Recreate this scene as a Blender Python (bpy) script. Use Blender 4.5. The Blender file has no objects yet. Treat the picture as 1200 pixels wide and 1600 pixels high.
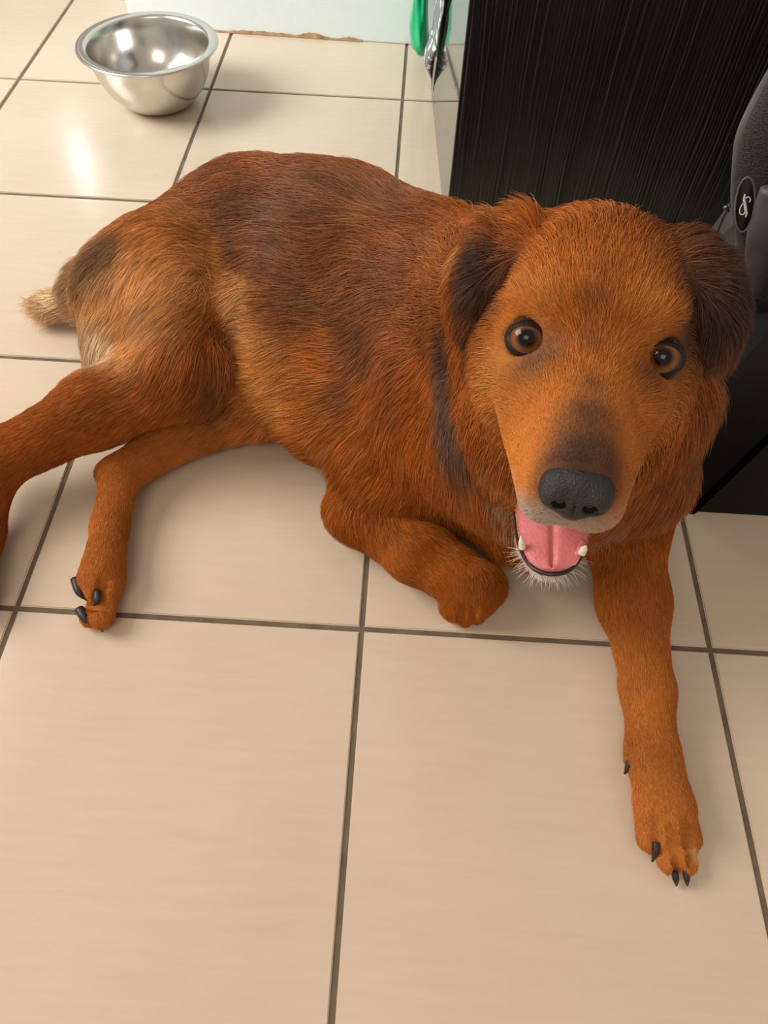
import bpy, bmesh, math, random
import numpy as np
from math import sin, cos, pi, sqrt
from mathutils import Vector, Matrix, kdtree
random.seed(7); rng = np.random.default_rng(7)
FUR = True
SC = bpy.context.scene; COL = SC.collection

# ------------------------------------------------------------------ camera
T = 0.40                                    # one floor tile, metres
PITCH, YAW, ROLL, FPX = 0.9712302, -0.01553784, -0.04593994, 1147.11
CAM = np.array([0.02475867, -0.36378859, 0.77277695])
_fw = np.array([sin(YAW), cos(YAW), 0.]); _rt = np.array([cos(YAW), -sin(YAW), 0.]); _up = np.array([0., 0., 1.])
AF = _fw*cos(PITCH) - _up*sin(PITCH); _u0 = _fw*sin(PITCH) + _up*cos(PITCH)
AR = _rt*cos(ROLL) - _u0*sin(ROLL); AU = _rt*sin(ROLL) + _u0*cos(ROLL)
cd = bpy.data.cameras.new('camera'); cam = bpy.data.objects.new('camera', cd); COL.objects.link(cam)
cd.sensor_fit = 'VERTICAL'; cd.sensor_height = 36; cd.lens = FPX/1600*36; cd.clip_start = .02
cam.matrix_world = Matrix(((AR[0], AU[0], -AF[0], CAM[0]), (AR[1], AU[1], -AF[1], CAM[1]), (AR[2], AU[2], -AF[2], CAM[2]), (0, 0, 0, 1)))
SC.camera = cam
def _ray(x, y): return AF + AR*(x-600)/FPX + AU*(800-y)/FPX
def Pz(x, y, z): r = _ray(x, y); return CAM + r*((z-CAM[2])/r[2])       # point of a sight line at height z
def Py(x, y, Y): r = _ray(x, y); return CAM + r*((Y-CAM[1])/r[1])       # ... on the vertical plane y = Y
def proj(p):
    X = np.asarray(p, float)-CAM
    return np.array([600+FPX*(X@AR)/(X@AF), 800-FPX*(X@AU)/(X@AF)])

# ------------------------------------------------------------------ light and exposure
SC.view_settings.view_transform = 'Standard'; SC.view_settings.look = 'None'
SC.view_settings.gamma = 1.0; SC.view_settings.use_curve_mapping = False
SC.view_settings.exposure = 0.05
world = bpy.data.worlds.new('world'); SC.world = world; world.use_nodes = True
bg = world.node_tree.nodes['Background']; bg.inputs[0].default_value = (1.0, .87, .74, 1); bg.inputs[1].default_value = .46
def area(name, loc, target, sx, sy, power, col):
    l = bpy.data.lights.new(name, 'AREA'); l.shape = 'RECTANGLE'; l.size = sx; l.size_y = sy; l.energy = power; l.color = col
    o = bpy.data.objects.new(name, l); COL.objects.link(o); o.location = loc
    o.rotation_euler = (Vector(target)-Vector(loc)).to_track_quat('-Z', 'Y').to_euler(); return o
area('window_light', (-2.3, .45, 1.9), (0, .45, 0), 1.5, 1.5, 62, (1.0, .93, .83))
b_ = area('cool_back_fill', (-1.75, .75, 1.25), (.1, 1.50, 0), .9, .9, 6.2, (.70, .90, 1.0)); b_.data.spread = 1.5  # added cool fill, unseen, to brighten the back wall and floor
area('far_window_light', (-2.35, 4.6, 2.25), (-.4, .9, 0), .10, .24, 1.6, (.80, .92, 1.0))
area('warm_rear_fill', (-.5, -1.6, 2.2), (0, .5, 0), 1.2, 1.0, 14, (1.0, .88, .74))  # unseen warm ambient fill from behind the camera

# ------------------------------------------------------------------ helpers
def mat(name, col=(.5, .5, .5), rough=.5, metal=0., spec=.5, coat=0., sub=0.):
    m = bpy.data.materials.new(name); m.use_nodes = True
    b = m.node_tree.nodes['Principled BSDF']
    b.inputs['Base Color'].default_value = (*col, 1); b.inputs['Roughness'].default_value = rough
    b.inputs['Metallic'].default_value = metal; b.inputs['Specular IOR Level'].default_value = spec
    b.inputs['Coat Weight'].default_value = coat; b.inputs['Coat Roughness'].default_value = .03
    if sub: b.inputs['Subsurface Weight'].default_value = sub; b.inputs['Subsurface Scale'].default_value = .004
    return m, m.node_tree, b
def N(nt, typ, **kw):
    n = nt.nodes.new(typ)
    for k, v in kw.items():
        if k in n.inputs: n.inputs[k].default_value = v
        else: setattr(n, k, v)
    return n
def ramp(nt, src, stops, link=None):
    r = nt.nodes.new('ShaderNodeValToRGB'); e = r.color_ramp.elements
    while len(e) < len(stops): e.new(.5)
    for i, (p, c) in enumerate(stops): e[i].position = p; e[i].color = (*c, 1) if len(c) == 3 else c
    nt.links.new(src, r.inputs[0]); return r.outputs[0]
def noise_mat(name, c1, c2, scale, rough, bump=0., bscale=None, stretch=(1, 1, 1), detail=4, **kw):
    m, nt, b = mat(name, c1, rough, **kw)
    tc = N(nt, 'ShaderNodeTexCoord'); mp = N(nt, 'ShaderNodeMapping'); mp.inputs['Scale'].default_value = stretch
    nt.links.new(tc.outputs['Object'], mp.inputs[0])
    n = N(nt, 'ShaderNodeTexNoise', Scale=scale, Detail=detail); nt.links.new(mp.outputs[0], n.inputs['Vector'])
    nt.links.new(ramp(nt, n.outputs['Fac'], [(.3, c1), (.7, c2)]), b.inputs['Base Color'])
    if bump:
        n2 = N(nt, 'ShaderNodeTexNoise', Scale=bscale or scale*4, Detail=3); nt.links.new(mp.outputs[0], n2.inputs['Vector'])
        bp = N(nt, 'ShaderNodeBump', Strength=bump, Distance=.002); nt.links.new(n2.outputs['Fac'], bp.inputs['Height'])
        nt.links.new(bp.outputs[0], b.inputs['Normal'])
    return m
def link_mesh(name, me, m, parent=None, smooth=True):
    o = bpy.data.objects.new(name, me); COL.objects.link(o)
    if m is not None and not me.materials: me.materials.append(m)
    if smooth and len(me.polygons): me.polygons.foreach_set('use_smooth', [True]*len(me.polygons))
    if parent is not None:
        o.parent = parent
        o.matrix_parent_inverse = Matrix.Translation(-parent.location)   # parents here are only ever translated
    return o
def pydata(name, v, f, m, parent=None, smooth=True, fix=True):
    me = bpy.data.meshes.new(name); me.from_pydata([tuple(map(float, q)) for q in v], [], [tuple(map(int, q)) for q in f]); me.update()
    if fix:
        bm = bmesh.new(); bm.from_mesh(me); bmesh.ops.recalc_face_normals(bm, faces=bm.faces); bm.to_mesh(me); bm.free()
    return link_mesh(name, me, m, parent, smooth)
def tag(o, label, cat, group=None, kind=None):
    o['label'] = label; o['category'] = cat
    if group: o['group'] = group
    if kind: o['kind'] = kind
    return o
def struct(o): o['kind'] = 'structure'; return o
def empty(name, loc, label, cat, group=None):
    o = bpy.data.objects.new(name, None); COL.objects.link(o); o.location = [float(q) for q in loc]; o.empty_display_size = .05
    return tag(o, label, cat, group)
def box(name, lo, hi, m, parent=None, bevel=.002, seg=2, rotz=0., pivot=None, smooth=False):
    bm = bmesh.new(); bmesh.ops.create_cube(bm, size=1)
    c = [(a+b)/2 for a, b in zip(lo, hi)]; s = [b-a for a, b in zip(lo, hi)]
    bmesh.ops.scale(bm, vec=s, verts=bm.verts); bmesh.ops.translate(bm, vec=c, verts=bm.verts)
    if bevel: bmesh.ops.bevel(bm, geom=list(bm.edges), offset=bevel, segments=seg, affect='EDGES', profile=.6)
    if rotz: bmesh.ops.rotate(bm, cent=pivot, matrix=Matrix.Rotation(rotz, 3, 'Z'), verts=bm.verts)
    me = bpy.data.meshes.new(name); bm.to_mesh(me); bm.free()
    return link_mesh(name, me, m, parent, smooth)
def spline(P, n):
    P = np.array(P, float); out = []
    Q = np.vstack([2*P[0]-P[1], P, 2*P[-1]-P[-2]]); m = len(P)-1
    for k in range(n+1):
        u = k/n*m; i = min(int(u), m-1); t = u-i; a, b, c, d = Q[i:i+4]
        out.append(.5*((2*b)+(-a+c)*t+(2*a-5*b+4*c-d)*t*t+(-a+3*b-3*c+d)*t**3))
    return np.array(out)
def tube(name, P, R, m, parent=None, n=24, seg=10, flat=None, up=None, do_spline=True):
    """tube along P with radii R; flat = thickness factor across 'up'"""
    P = np.array(P, float)
    C = spline(P, n) if do_spline else P
    R = np.interp(np.linspace(0, 1, len(C)), np.linspace(0, 1, len(np.atleast_1d(R))) if np.size(R) > 1 else [0, 1], R if np.size(R) > 1 else [R, R])
    v = []; f = []; ref = np.array(up if up is not None else (0, 0, 1.), float)
    for i, c in enumerate(C):
        t = C[min(i+1, len(C)-1)]-C[max(i-1, 0)]; t /= np.linalg.norm(t)+1e-12
        b = np.cross(t, ref); b /= np.linalg.norm(b)+1e-9; a = np.cross(b, t)
        if up is None: ref = a
        for k in range(seg):
            an = 2*pi*k/seg; v.append(c+R[i]*(cos(an)*b+sin(an)*a*(flat or 1)))
    L = len(C)
    for i in range(L-1):
        for k in range(seg): f.append((i*seg+k, i*seg+(k+1) % seg, (i+1)*seg+(k+1) % seg, (i+1)*seg+k))
    f.append(tuple(range(seg))); f.append(tuple((L-1)*seg+k for k in range(seg)))
    return pydata(name, v, f, m, parent)
def lathe(name, prof, cen, m, parent=None, seg=96):
    v = []; f = []; n = len(prof)
    for k in range(seg):
        a = 2*pi*k/seg
        for r, z in prof: v.append((cen[0]+r*cos(a), cen[1]+r*sin(a), cen[2]+z))
    for k in range(seg):
        for i in range(n-1): f.append((k*n+i, ((k+1) % seg)*n+i, ((k+1) % seg)*n+i+1, k*n+i+1))
    f.append([k*n for k in range(seg)]); f.append([k*n+n-1 for k in range(seg)])
    return pydata(name, v, f, m, parent)

# ------------------------------------------------------------------ floor: grout bed and separate tiles
m_grout = noise_mat('grout', (.115, .085, .055), (.19, .145, .10), 30, .9, .4, 200)
mt, nt, b = mat('glazed_tile', (.7, .6, .5), .3)
tc = N(nt, 'ShaderNodeTexCoord'); oi = N(nt, 'ShaderNodeObjectInfo')
off = N(nt, 'ShaderNodeVectorMath', operation='MULTIPLY_ADD'); nt.links.new(tc.outputs['Object'], off.inputs[0])
off.inputs[1].default_value = (1, 1, 1); nt.links.new(oi.outputs['Location'], off.inputs[2])
n1 = N(nt, 'ShaderNodeTexNoise', Scale=5.0, Detail=2, Roughness=.4); nt.links.new(off.outputs[0], n1.inputs['Vector'])
mp = N(nt, 'ShaderNodeMapping'); mp.inputs['Scale'].default_value = (6, 60, 6); nt.links.new(off.outputs[0], mp.inputs[0])
n2 = N(nt, 'ShaderNodeTexNoise', Scale=1.6, Detail=4, Roughness=.65); nt.links.new(mp.outputs[0], n2.inputs['Vector'])
mx = N(nt, 'ShaderNodeMath', operation='MULTIPLY_ADD'); nt.links.new(n2.outputs['Fac'], mx.inputs[0]); mx.inputs[1].default_value = .45
hm = N(nt, 'ShaderNodeMath', operation='MULTIPLY'); nt.links.new(n1.outputs['Fac'], hm.inputs[0]); hm.inputs[1].default_value = .55
nt.links.new(hm.outputs[0], mx.inputs[2])
col = ramp(nt, mx.outputs[0], [(.25, (.62, .495, .37)), (.5, (.67, .54, .41)), (.75, (.71, .585, .455))])
hv = N(nt, 'ShaderNodeHueSaturation'); nt.links.new(col, hv.inputs['Color'])
vr = N(nt, 'ShaderNodeMapRange'); nt.links.new(oi.outputs['Random'], vr.inputs[0]); vr.inputs[3].default_value = .965; vr.inputs[4].default_value = 1.03
nt.links.new(vr.outputs[0], hv.inputs['Value'])
sp = N(nt, 'ShaderNodeTexNoise', Scale=38.0, Detail=2); nt.links.new(off.outputs[0], sp.inputs['Vector'])
spm = ramp(nt, sp.outputs['Fac'], [(.20, (.55, .50, .44)), (.24, (1, 1, 1))])
ml = N(nt, 'ShaderNodeMix', data_type='RGBA', blend_type='MULTIPLY'); ml.inputs[0].default_value = .6
nt.links.new(hv.outputs[0], ml.inputs[6]); nt.links.new(spm, ml.inputs[7]); nt.links.new(ml.outputs[2], b.inputs['Base Color'])
rr = N(nt, 'ShaderNodeMapRange'); nt.links.new(n1.outputs['Fac'], rr.inputs[0]); rr.inputs[3].default_value = .11; rr.inputs[4].default_value = .18
nt.links.new(rr.outputs[0], b.inputs['Roughness'])
bp = N(nt, 'ShaderNodeBump', Strength=.10, Distance=.002); nt.links.new(n2.outputs['Fac'], bp.inputs['Height']); nt.links.new(bp.outputs[0], b.inputs['Normal'])
U0, U1, V0, V1 = -7, 5, -4, 10
floor = struct(box('floor', (U0*T, V0*T, -.03), (U1*T, V1*T, -.0022), m_grout, None, 0))
g = .0064
bm = bmesh.new(); bmesh.ops.create_cube(bm, size=1)
bmesh.ops.scale(bm, vec=(T-g, T-g, .008), verts=bm.verts); bmesh.ops.translate(bm, vec=(0, 0, -.004), verts=bm.verts)
top = [e for e in bm.edges if all(v.co.z > -.001 for v in e.verts)]
bmesh.ops.bevel(bm, geom=top, offset=.0012, segments=2, affect='EDGES')
tile_me = bpy.data.meshes.new('tile'); bm.to_mesh(tile_me); bm.free(); tile_me.materials.append(mt)
for i in range(U0, U1):
    for j in range(V0, V1):
        o = bpy.data.objects.new('tile', tile_me); COL.objects.link(o); o.parent = floor
        o.location = ((i+.5)*T+random.uniform(-.0004, .0004), (j+.5)*T+random.uniform(-.0004, .0004), random.uniform(-.0003, 0.))

# ------------------------------------------------------------------ white wall with chipped foot
m_wall = noise_mat('painted_wall', (.80, .87, .88), (.84, .90, .90), 6, .55, .25, 60)
rz = -.03
wall = struct(box('wall_back', (-.632, 1.445, 0), (2.0, 1.65, 2.4), m_wall, None, .004, 2, rz, (0, 1.445, 0)))
m_chip = noise_mat('crumbling_plaster', (.30, .16, .07), (.50, .33, .19), 40, .95, .6, 120)
# bare brown plaster where the paint has flaked off along the foot of the wall
vs = []; fs = []
xs_ = np.linspace(-.46, -.10, 70); R_ = Matrix.Rotation(rz, 3, 'Z'); pv = Vector((0, 1.445, 0))
for i, x in enumerate(xs_):
    hgt = .0015+.0045*max(0, sin(x*37)+.3*sin(x*91+1))+.010*math.exp(-((x+.215)/.03)**2)+.005*math.exp(-((x+.36)/.05)**2)+random.uniform(0, .0015)
    if i in (0, 69): hgt = .0006
    for dy, z in ((-.0035, 0), (-.0030, hgt*.8), (.001, hgt)):
        q = R_ @ (Vector((x, 1.445+dy, z))-pv)+pv; vs.append(q[:])
for i in range(69):
    for k in range(2): fs.append((i*3+k, i*3+k+1, (i+1)*3+k+1, (i+1)*3+k))
tr = struct(pydata('trim_1', vs, fs, m_chip))

# ------------------------------------------------------------------ black cabinet with ribbed front
m_gloss, nt, b = mat('black_gloss_laminate', (.03, .029, .028), .045)
n = N(nt, 'ShaderNodeTexNoise', Scale=9.0); bp = N(nt, 'ShaderNodeBump', Strength=.03, Distance=.004); nt.links.new(n.outputs['Fac'], bp.inputs['Height']); nt.links.new(bp.outputs[0], b.inputs['Normal'])
b.inputs['Specular IOR Level'].default_value = .8
m_rib = noise_mat('ribbed_black_wood', (.0035, .0035, .004), (.012, .012, .013), 40, .40, .35, 90, (1, 1, .04), spec=.55)
cA = Pz(695.5, 358, 0); cang = .0
cab = empty('black_cabinet', cA, 'black cabinet with vertically ribbed wood front and glossy side panel', 'cabinet')
s_dir = np.array([-.030, .435]); s_dir /= np.linalg.norm(s_dir); f_dir = np.array([s_dir[1], -s_dir[0]])
def cq(a, d, z): return (cA[0]+f_dir[0]*a+s_dir[0]*d, cA[1]+f_dir[1]*a+s_dir[1]*d, z)
def slab(name, a0, a1, d0, d1, z0, z1, m, par):
    v = [cq(a, d, z) for a in (a0, a1) for d in (d0, d1) for z in (z0, z1)]
    f = [(0, 1, 3, 2), (4, 6, 7, 5), (0, 4, 5, 1), (2, 3, 7, 6), (0, 2, 6, 4), (1, 5, 7, 3)]
    o = pydata(name, v, f, m, par, smooth=False)
    bm = bmesh.new(); bm.from_mesh(o.data); bmesh.ops.bevel(bm, geom=list(bm.edges), offset=.0008, segments=1, affect='EDGES'); bm.to_mesh(o.data); bm.free(); return o
CW, CD, CH = .80, .462, .80
m_blk = noise_mat('matt_black_board', (.010, .010, .010), (.016, .016, .016), 20, .5)
slab('side_panel', 0, .016, .004, CD, 0, CH, m_gloss, cab)
slab('side_panel', CW-.016, CW, .004, CD, 0, CH, m_gloss, cab)
slab('back_panel', .017, CW-.017, CD-.01, CD, 0, CH, m_blk, cab)
slab('top_panel', 0, CW, .004, CD, CH, CH+.018, m_gloss, cab)
# ribbed front board: uneven vertical ridges that wander a little, like brushed-out wood grain
nz = 28; cols = []; x = 0.
ridges = []
while x < CW:
    w = random.choice((.0045, .0055, .0065, .0085, .0060)); ridges.append((x, w, random.uniform(.0014, .0034))); x += w
for (x0, w, h) in ridges:
    for t, hh in ((0, 0), (.12, .85), (.25, 1), (.42, .9), (.56, .08)): cols.append((x0+t*w, h*hh, x0))
vs = []; fs = []
for (x, h, x0) in cols:
    for k in range(nz+1):
        z = CH*k/nz
        wob = .0014*sin(z*9+x*14)+.0007*sin(z*26+x*41)+.0004*sin(z*61+x*90)
        hk = h*(.75+.35*sin(z*17+x0*900))
        vs.append(cq(min(max(x+wob*min(1, x/.01), 0), CW), .001-hk, z))
nc = len(cols)
for i in range(nc-1):
    for k in range(nz): fs.append((i*(nz+1)+k, (i+1)*(nz+1)+k, (i+1)*(nz+1)+k+1, i*(nz+1)+k+1))
base = len(vs)
for x in (0, CW):
    for z in (0, CH): vs.append(cq(x, .018, z))
o = pydata('front_panel', vs, fs, m_rib, cab, smooth=True, fix=False)
slab('front_backing', .0005, CW, .0015, .004, 0, CH, m_blk, cab)

# ------------------------------------------------------------------ black case beside the dog
m_case = noise_mat('satin_black_shell', (.0040, .0035, .0032), (.0065, .0058, .0052), 14, .6, .15, 300, spec=.18)
bA = Pz(1078, 801, 0)
case = empty('black_case', (bA[0], bA[1], 0), 'plain satin black upright case standing on the tiles at the right edge', 'case')
def case_piece(name, lo, hi, bev, m):
    o = box(name, lo, hi, m, case, bev, 3, 0, None, True)
    # the case leans a little to the right
    for v in o.data.vertices: v.co.x += v.co.z*.20
    return o
case_piece('shell', (bA[0], bA[1], .0), (bA[0]+.34, bA[1]+.125, .36), .006, m_case)
case_piece('edge_gap_line', (bA[0]-.0015, bA[1]-.003, .0), (bA[0]+.006, bA[1]+.004, .36), .002, mat('gap_black', (.002, .002, .002), .9, spec=0.)[0])  # near-black strip paints in the dark gap along the case edge
m_cloth_blk = noise_mat('black_webbing', (.006, .006, .008), (.012, .012, .016), 60, .8, .5, 400)

# ------------------------------------------------------------------ grey backpack
def weave(name, c1, c2, sc=420, rough=.8):
    m, nt, b = mat(name, c1, rough)
    tc = N(nt, 'ShaderNodeTexCoord'); mp = N(nt, 'ShaderNodeMapping'); mp.inputs['Rotation'].default_value = (.4, .5, .7)
    nt.links.new(tc.outputs['Object'], mp.inputs[0])
    w1 = N(nt, 'ShaderNodeTexVoronoi', Scale=sc); nt.links.new(mp.outputs[0], w1.inputs['Vector'])
    nt.links.new(ramp(nt, w1.outputs['Distance'], [(.15, c1), (.6, c2)]), b.inputs['Base Color'])
    bp = N(nt, 'ShaderNodeBump', Strength=.8, Distance=.001); nt.links.new(w1.outputs['Distance'], bp.inputs['Height']); nt.links.new(bp.outputs[0], b.inputs['Normal'])
    return m
m_mesh = weave('grey_mesh_fabric', (.008, .007, .007), (.050, .041, .041), 560)
m_nylon = noise_mat('grey_nylon', (.062, .052, .055), (.105, .090, .094), 25, .55, .3, 90)
m_nylon_l = noise_mat('light_grey_nylon', (.12, .105, .108), (.19, .17, .175), 22, .5, .3, 90)
def soft_box(name, lo, hi, p, m, parent, seed=0, amp=.006, n=28, shear=0.):
    bm = bmesh.new(); bmesh.ops.create_icosphere(bm, subdivisions=5, radius=1)
    c = (np.array(lo)+hi)/2; s = (np.array(hi)-lo)/2
    for v in bm.verts:
        q = np.array(v.co); q = q/(np.sum(np.abs(q)**p))**(1/p)
        d = 1+amp/min(s)*(sin(q[2]*7+seed)+.6*sin(q[0]*9+q[2]*4+seed*2)+.5*sin(q[1]*11+q[2]*13+seed*3))*.5
        w = c+s*q*d; w[2] = max(w[2], .001); w[0] += shear*w[2]; v.co = w
    me = bpy.data.meshes.new(name); bm.to_mesh(me); bm.free(); return link_mesh(name, me, m, parent)
pk = empty('backpack', (.62, .52, 0), 'grey and black backpack with padded straps leaning against the ribbed cabinet', 'backpack')
soft_box('main_bag', (.489, .47, 0), (.86, .72, .46), 4.5, m_nylon, pk, 1, .008)
soft_box('mesh_pocket', (.460, .45, .0), (.60, .60, .17), 3.5, m_mesh, pk, 2, .005)
soft_box('base_panel', (.415, .335, 0), (.84, .56, .115), 4, m_cloth_blk, pk, 4, .004)
YB = .44
def strip(name, pts, w, m, th=.25, y=YB):
    P = [Py(px, py, yy) for px, py, yy in [(p[0], p[1], p[2] if len(p) > 2 else y) for p in pts]]
    return tube(name, P, w, m, pk, 26, 14, th, up=(-.35, -.9, .3))
strip('shoulder_strap', [(1245, 120), (1212, 185), (1192, 250), (1184, 320), (1190, 400)], [.022, .026, .025, .018], m_mesh, .35, .43)
strip('shoulder_strap', [(1230, 300), (1208, 350), (1194, 400), (1186, 440), (1181, 470)], [.028, .026, .021, .014, .003], m_nylon, .4, .40)
strip('webbing_strap', [(1225, 95), (1187, 160), (1163, 212), (1156, 260), (1153, 310), (1158, 360), (1160, 420), (1168, 520)], [.010, .008, .0065], m_nylon_l, .2, .445)
strip('seam_piping', [(1140, 320), (1127, 345), (1118, 375), (1120, 420)], [.0022, .0022], m_nylon, 1, .45)
# oval badge with a white script flourish
bc = Py(1163, 319, .372); bn = CAM-bc; bn = np.array([-.25, -.75, .6]); bn /= np.linalg.norm(bn)
# short axis / long axis of the badge as they lie on the strap
ba = Py(1166, 280, .375)-Py(1160, 358, .369); ba /= np.linalg.norm(ba); bs = np.cross(ba, bn); bs /= np.linalg.norm(bs); bn = np.cross(bs, ba)
if bn@(CAM-bc) < 0: bn = -bn
m_badge = mat('badge_black', (.008, .008, .012), .3)[0]
def badge_disc(name, k, th, m, inner=None, lift=0.):
    v = []; f = []; n = 40
    rings = [(1.0, 0), (1.0, th), (.9, th*1.35), (.0, th*1.5)]
    for r, h in rings:
        for i in range(n):
            a = 2*pi*i/n; v.append(bc+bn*(h+lift)+(ba*cos(a)*.031*k+bs*sin(a)*.0095*k)*r)
    for j in range(3):
        for i in range(n): f.append((j*n+i, j*n+(i+1) % n, (j+1)*n+(i+1) % n, (j+1)*n+i))
    return pydata(name, v, f, m, pk)
bd = badge_disc('badge', 1.0, .002, m_badge)
ring = [bc+bn*.0025+ba*cos(a)*.031+bs*sin(a)*.0095 for a in np.linspace(0, 2*pi, 49)]
tube('badge_rim', ring, .0010, m_nylon_l, pk, seg=6, do_spline=False)
m_white = mat('white_print', (.75, .75, .76), .5)[0]
def sgn(p): p = np.array(p, float); return [bc+bn*.0040+ba*y*.0008-bs*x*.0009*(-1 if (AR@bs) > 0 else 1) for x, y in p]
fl = tube('logo', sgn([(-1, 17), (-1.5, 10), (0, 2), (1.5, -8), (2.5, -12), (1.5, -17)]), [.0007, .0013, .0016, .0013, .0007], m_white, bd, 20, 6, .4, up=bn)
tube('logo', sgn([(0, 11), (3, 12), (5.5, 8), (4.5, 4)]), [.0008, .0006], m_white, bd, 12, 5, .4, up=bn)
tube('logo', sgn([(-2.5, 4), (-5, -2), (-5, -9), (-2, -12), (1.5, -9)]), [.0006, .0009], m_white, bd, 14, 5, .4, up=bn)
m_buckle = mat('buckle_metal', (.30, .28, .26), .3, .9)[0]
strip('buckle', [(1150, 325), (1152, 345), (1157, 360)], [.0016, .0024, .0016], m_buckle, 1, .385)
strip('buckle', [(1133, 322), (1138, 330)], [.003, .002], m_buckle, 1, .44)

# ------------------------------------------------------------------ green and grey plastic bags hanging behind the cabinet
m_green = noise_mat('green_plastic', (.0, .33, .13), (.005, .50, .21), 18, .22, .6, 40); 
def hang_bag(name, pts, y, m, th, parent, seed, xs=1.):
    """crumpled flattened bag from (px left, px right, py) rows, top to bottom, all on the plane y"""
    v = []; f = []; n = 28; rows = []
    for l, r, py in pts: rows.append((Py(l, py, y), Py(r, py, y)))
    L = spline([a for a, _ in rows], 30); Rr = spline([b for _, b in rows], 30)
    for i in range(31):
        c = (L[i]+Rr[i])/2; h = (Rr[i]-L[i])/2; t = i/30
        for k in range(n):
            a = 2*pi*k/n; cr = 1+.14*sin(3*a+t*7+seed)+.07*sin(7*a-t*13+seed)
            q = c+h*cos(a)*(1+.03*sin(5*a+t*20))+np.array([0, 1, 0])*sin(a)*th*cr*(.3+.7*sin(pi*min(1, max(.0, t*.95+.04))))
            q[2] = max(q[2], .002); v.append(q)
    for i in range(30):
        for k in range(n): f.append((i*n+k, i*n+(k+1) % n, (i+1)*n+(k+1) % n, (i+1)*n+k))
    f.append(tuple(range(n))); f.append(tuple(30*n+k for k in range(n)))
    return pydata(name, v, f, m, parent)
YG = 1.37
gb = hang_bag('green_bag', [(650, 678, -170), (649, 674, -60), (645, 669, 0), (640, 670, 45), (644, 671, 70), (652, 668, 83)], YG, m_green, .045, None, 1)
tag(gb, 'bright green plastic bag hanging by the far edge of the cabinet', 'bag')
mg, nt, b = mat('grey_printed_plastic', (.12, .12, .14), .3)
tc = N(nt, 'ShaderNodeTexCoord'); vo = N(nt, 'ShaderNodeTexNoise', Scale=58.0, Detail=1); nt.links.new(tc.outputs['Object'], vo.inputs['Vector'])
nt.links.new(ramp(nt, vo.outputs['Fac'], [(.60, (.135, .135, .155)), (.62, (.85, .88, .9))]), b.inputs['Base Color'])
def flat_bag():
    # lies flat against the side panel near its far edge and tapers to a corner just above the tiles
    v = []; f = []; n = 20; NR = 30
    for i in range(NR+1):
        t = i/NR; z = .52*(1-t)+.012*t
        d1 = CD-.002-.004*sin(t*9); d0 = np.interp(t, [0, .5, .72, .9, 1], [.235, .27, .335, .415, CD-.014]); c = (d0+d1)/2; h = (d1-d0)/2
        th = (.0050+.003*sin(t*17)+.002*sin(t*31))*min(1, (1-t)*7+.15)
        for k in range(n):
            a = 2*pi*k/n; q = cq(-.0022-1.2*th+th*sin(a)*(1+.2*sin(3*a+t*11)), c+h*cos(a), z); v.append(q)
    for i in range(NR):
        for k in range(n): f.append((i*n+k, i*n+(k+1) % n, (i+1)*n+(k+1) % n, (i+1)*n+k))
    f.append(tuple(range(n))); f.append(tuple(NR*n+k for k in range(n)))
    return pydata('grey_bag', v, f, mg, None)
yb = flat_bag()
tag(yb, 'grey plastic bag with white print hanging between green bag and cabinet', 'bag')

# ------------------------------------------------------------------ steel bowl
m_steel, nt, b = mat('brushed_steel', (.66, .64, .60), .16, 1.0)
tc = N(nt, 'ShaderNodeTexCoord'); n = N(nt, 'ShaderNodeTexNoise', Scale=22.0, Detail=6, Roughness=.7); nt.links.new(tc.outputs['Object'], n.inputs['Vector'])
rr = N(nt, 'ShaderNodeMapRange'); nt.links.new(n.outputs['Fac'], rr.inputs[0]); rr.inputs[3].default_value = .10; rr.inputs[4].default_value = .34; nt.links.new(rr.outputs[0], b.inputs['Roughness'])
bp = N(nt, 'ShaderNodeBump', Strength=.12, Distance=.002); nt.links.new(n.outputs['Fac'], bp.inputs['Height']); nt.links.new(bp.outputs[0], b.inputs['Normal'])
RC = (Pz(117, 66, .112)+Pz(342, 66, .112))/2; bcx, bcy = RC[0], RC[1]
RR = .1335
bowl = empty('steel_bowl', (bcx, bcy, 0), 'round stainless steel dog bowl on the tiles before the white wall', 'bowl')
prof_o = [(.000, .0015), (.050, .0015), (.060, .0035), (.078, .016), (.095, .036), (.107, .060), (.1135, .085), (.1155, .103), (.118, .1085), (.127, .1095), (.1315, .1085), (.1335, .1100), (.1325, .1125), (.127, .1135), (.1165, .1125),
          (.1130, .108), (.1110, .085), (.1045, .061), (.0925, .038), (.076, .0195), (.058, .0085), (.048, .0060), (.0, .0058)]
lathe('bowl_shell', prof_o, (bcx, bcy, 0), m_steel, bowl, 128)
m_bits = mat('kibble_residue', (.035, .025, .015), .8)[0]
SL = ['thin dark food scrap in the steel bowl, toward its wall side', 'longest dark food scrap low inside the steel bowl near its front', 'dark food scrap on the front left of the bowl bottom',
      'short dark food scrap on the left of the bowl bottom', 'tiny dark food scrap highest on the right inner side of the bowl']
for k, (dx, dy, l, a) in enumerate([(.035, .02, .016, .5), (.028, -.035, .02, -.3), (-.02, -.03, .014, .2), (-.035, -.015, .011, 1.0), (.048, .045, .010, 1.3)]):
    r = sqrt(dx*dx+dy*dy); z = np.interp(r, [0, .048, .058, .076, .0925], [.0075, .0078, .0100, .0210, .040])
    c = np.array([bcx+dx, bcy+dy, z]); d = np.array([cos(a), sin(a), 0])*l/2
    tag(tube('food_scrap', [c-d, c+np.array([0, 0, .001])+d*.2+np.array([.001, .002, 0]), c+d], [.0009, .0016, .0007], m_bits, None, 8, 6), SL[k], 'food scrap', 'dried food scraps in the steel bowl')

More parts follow.
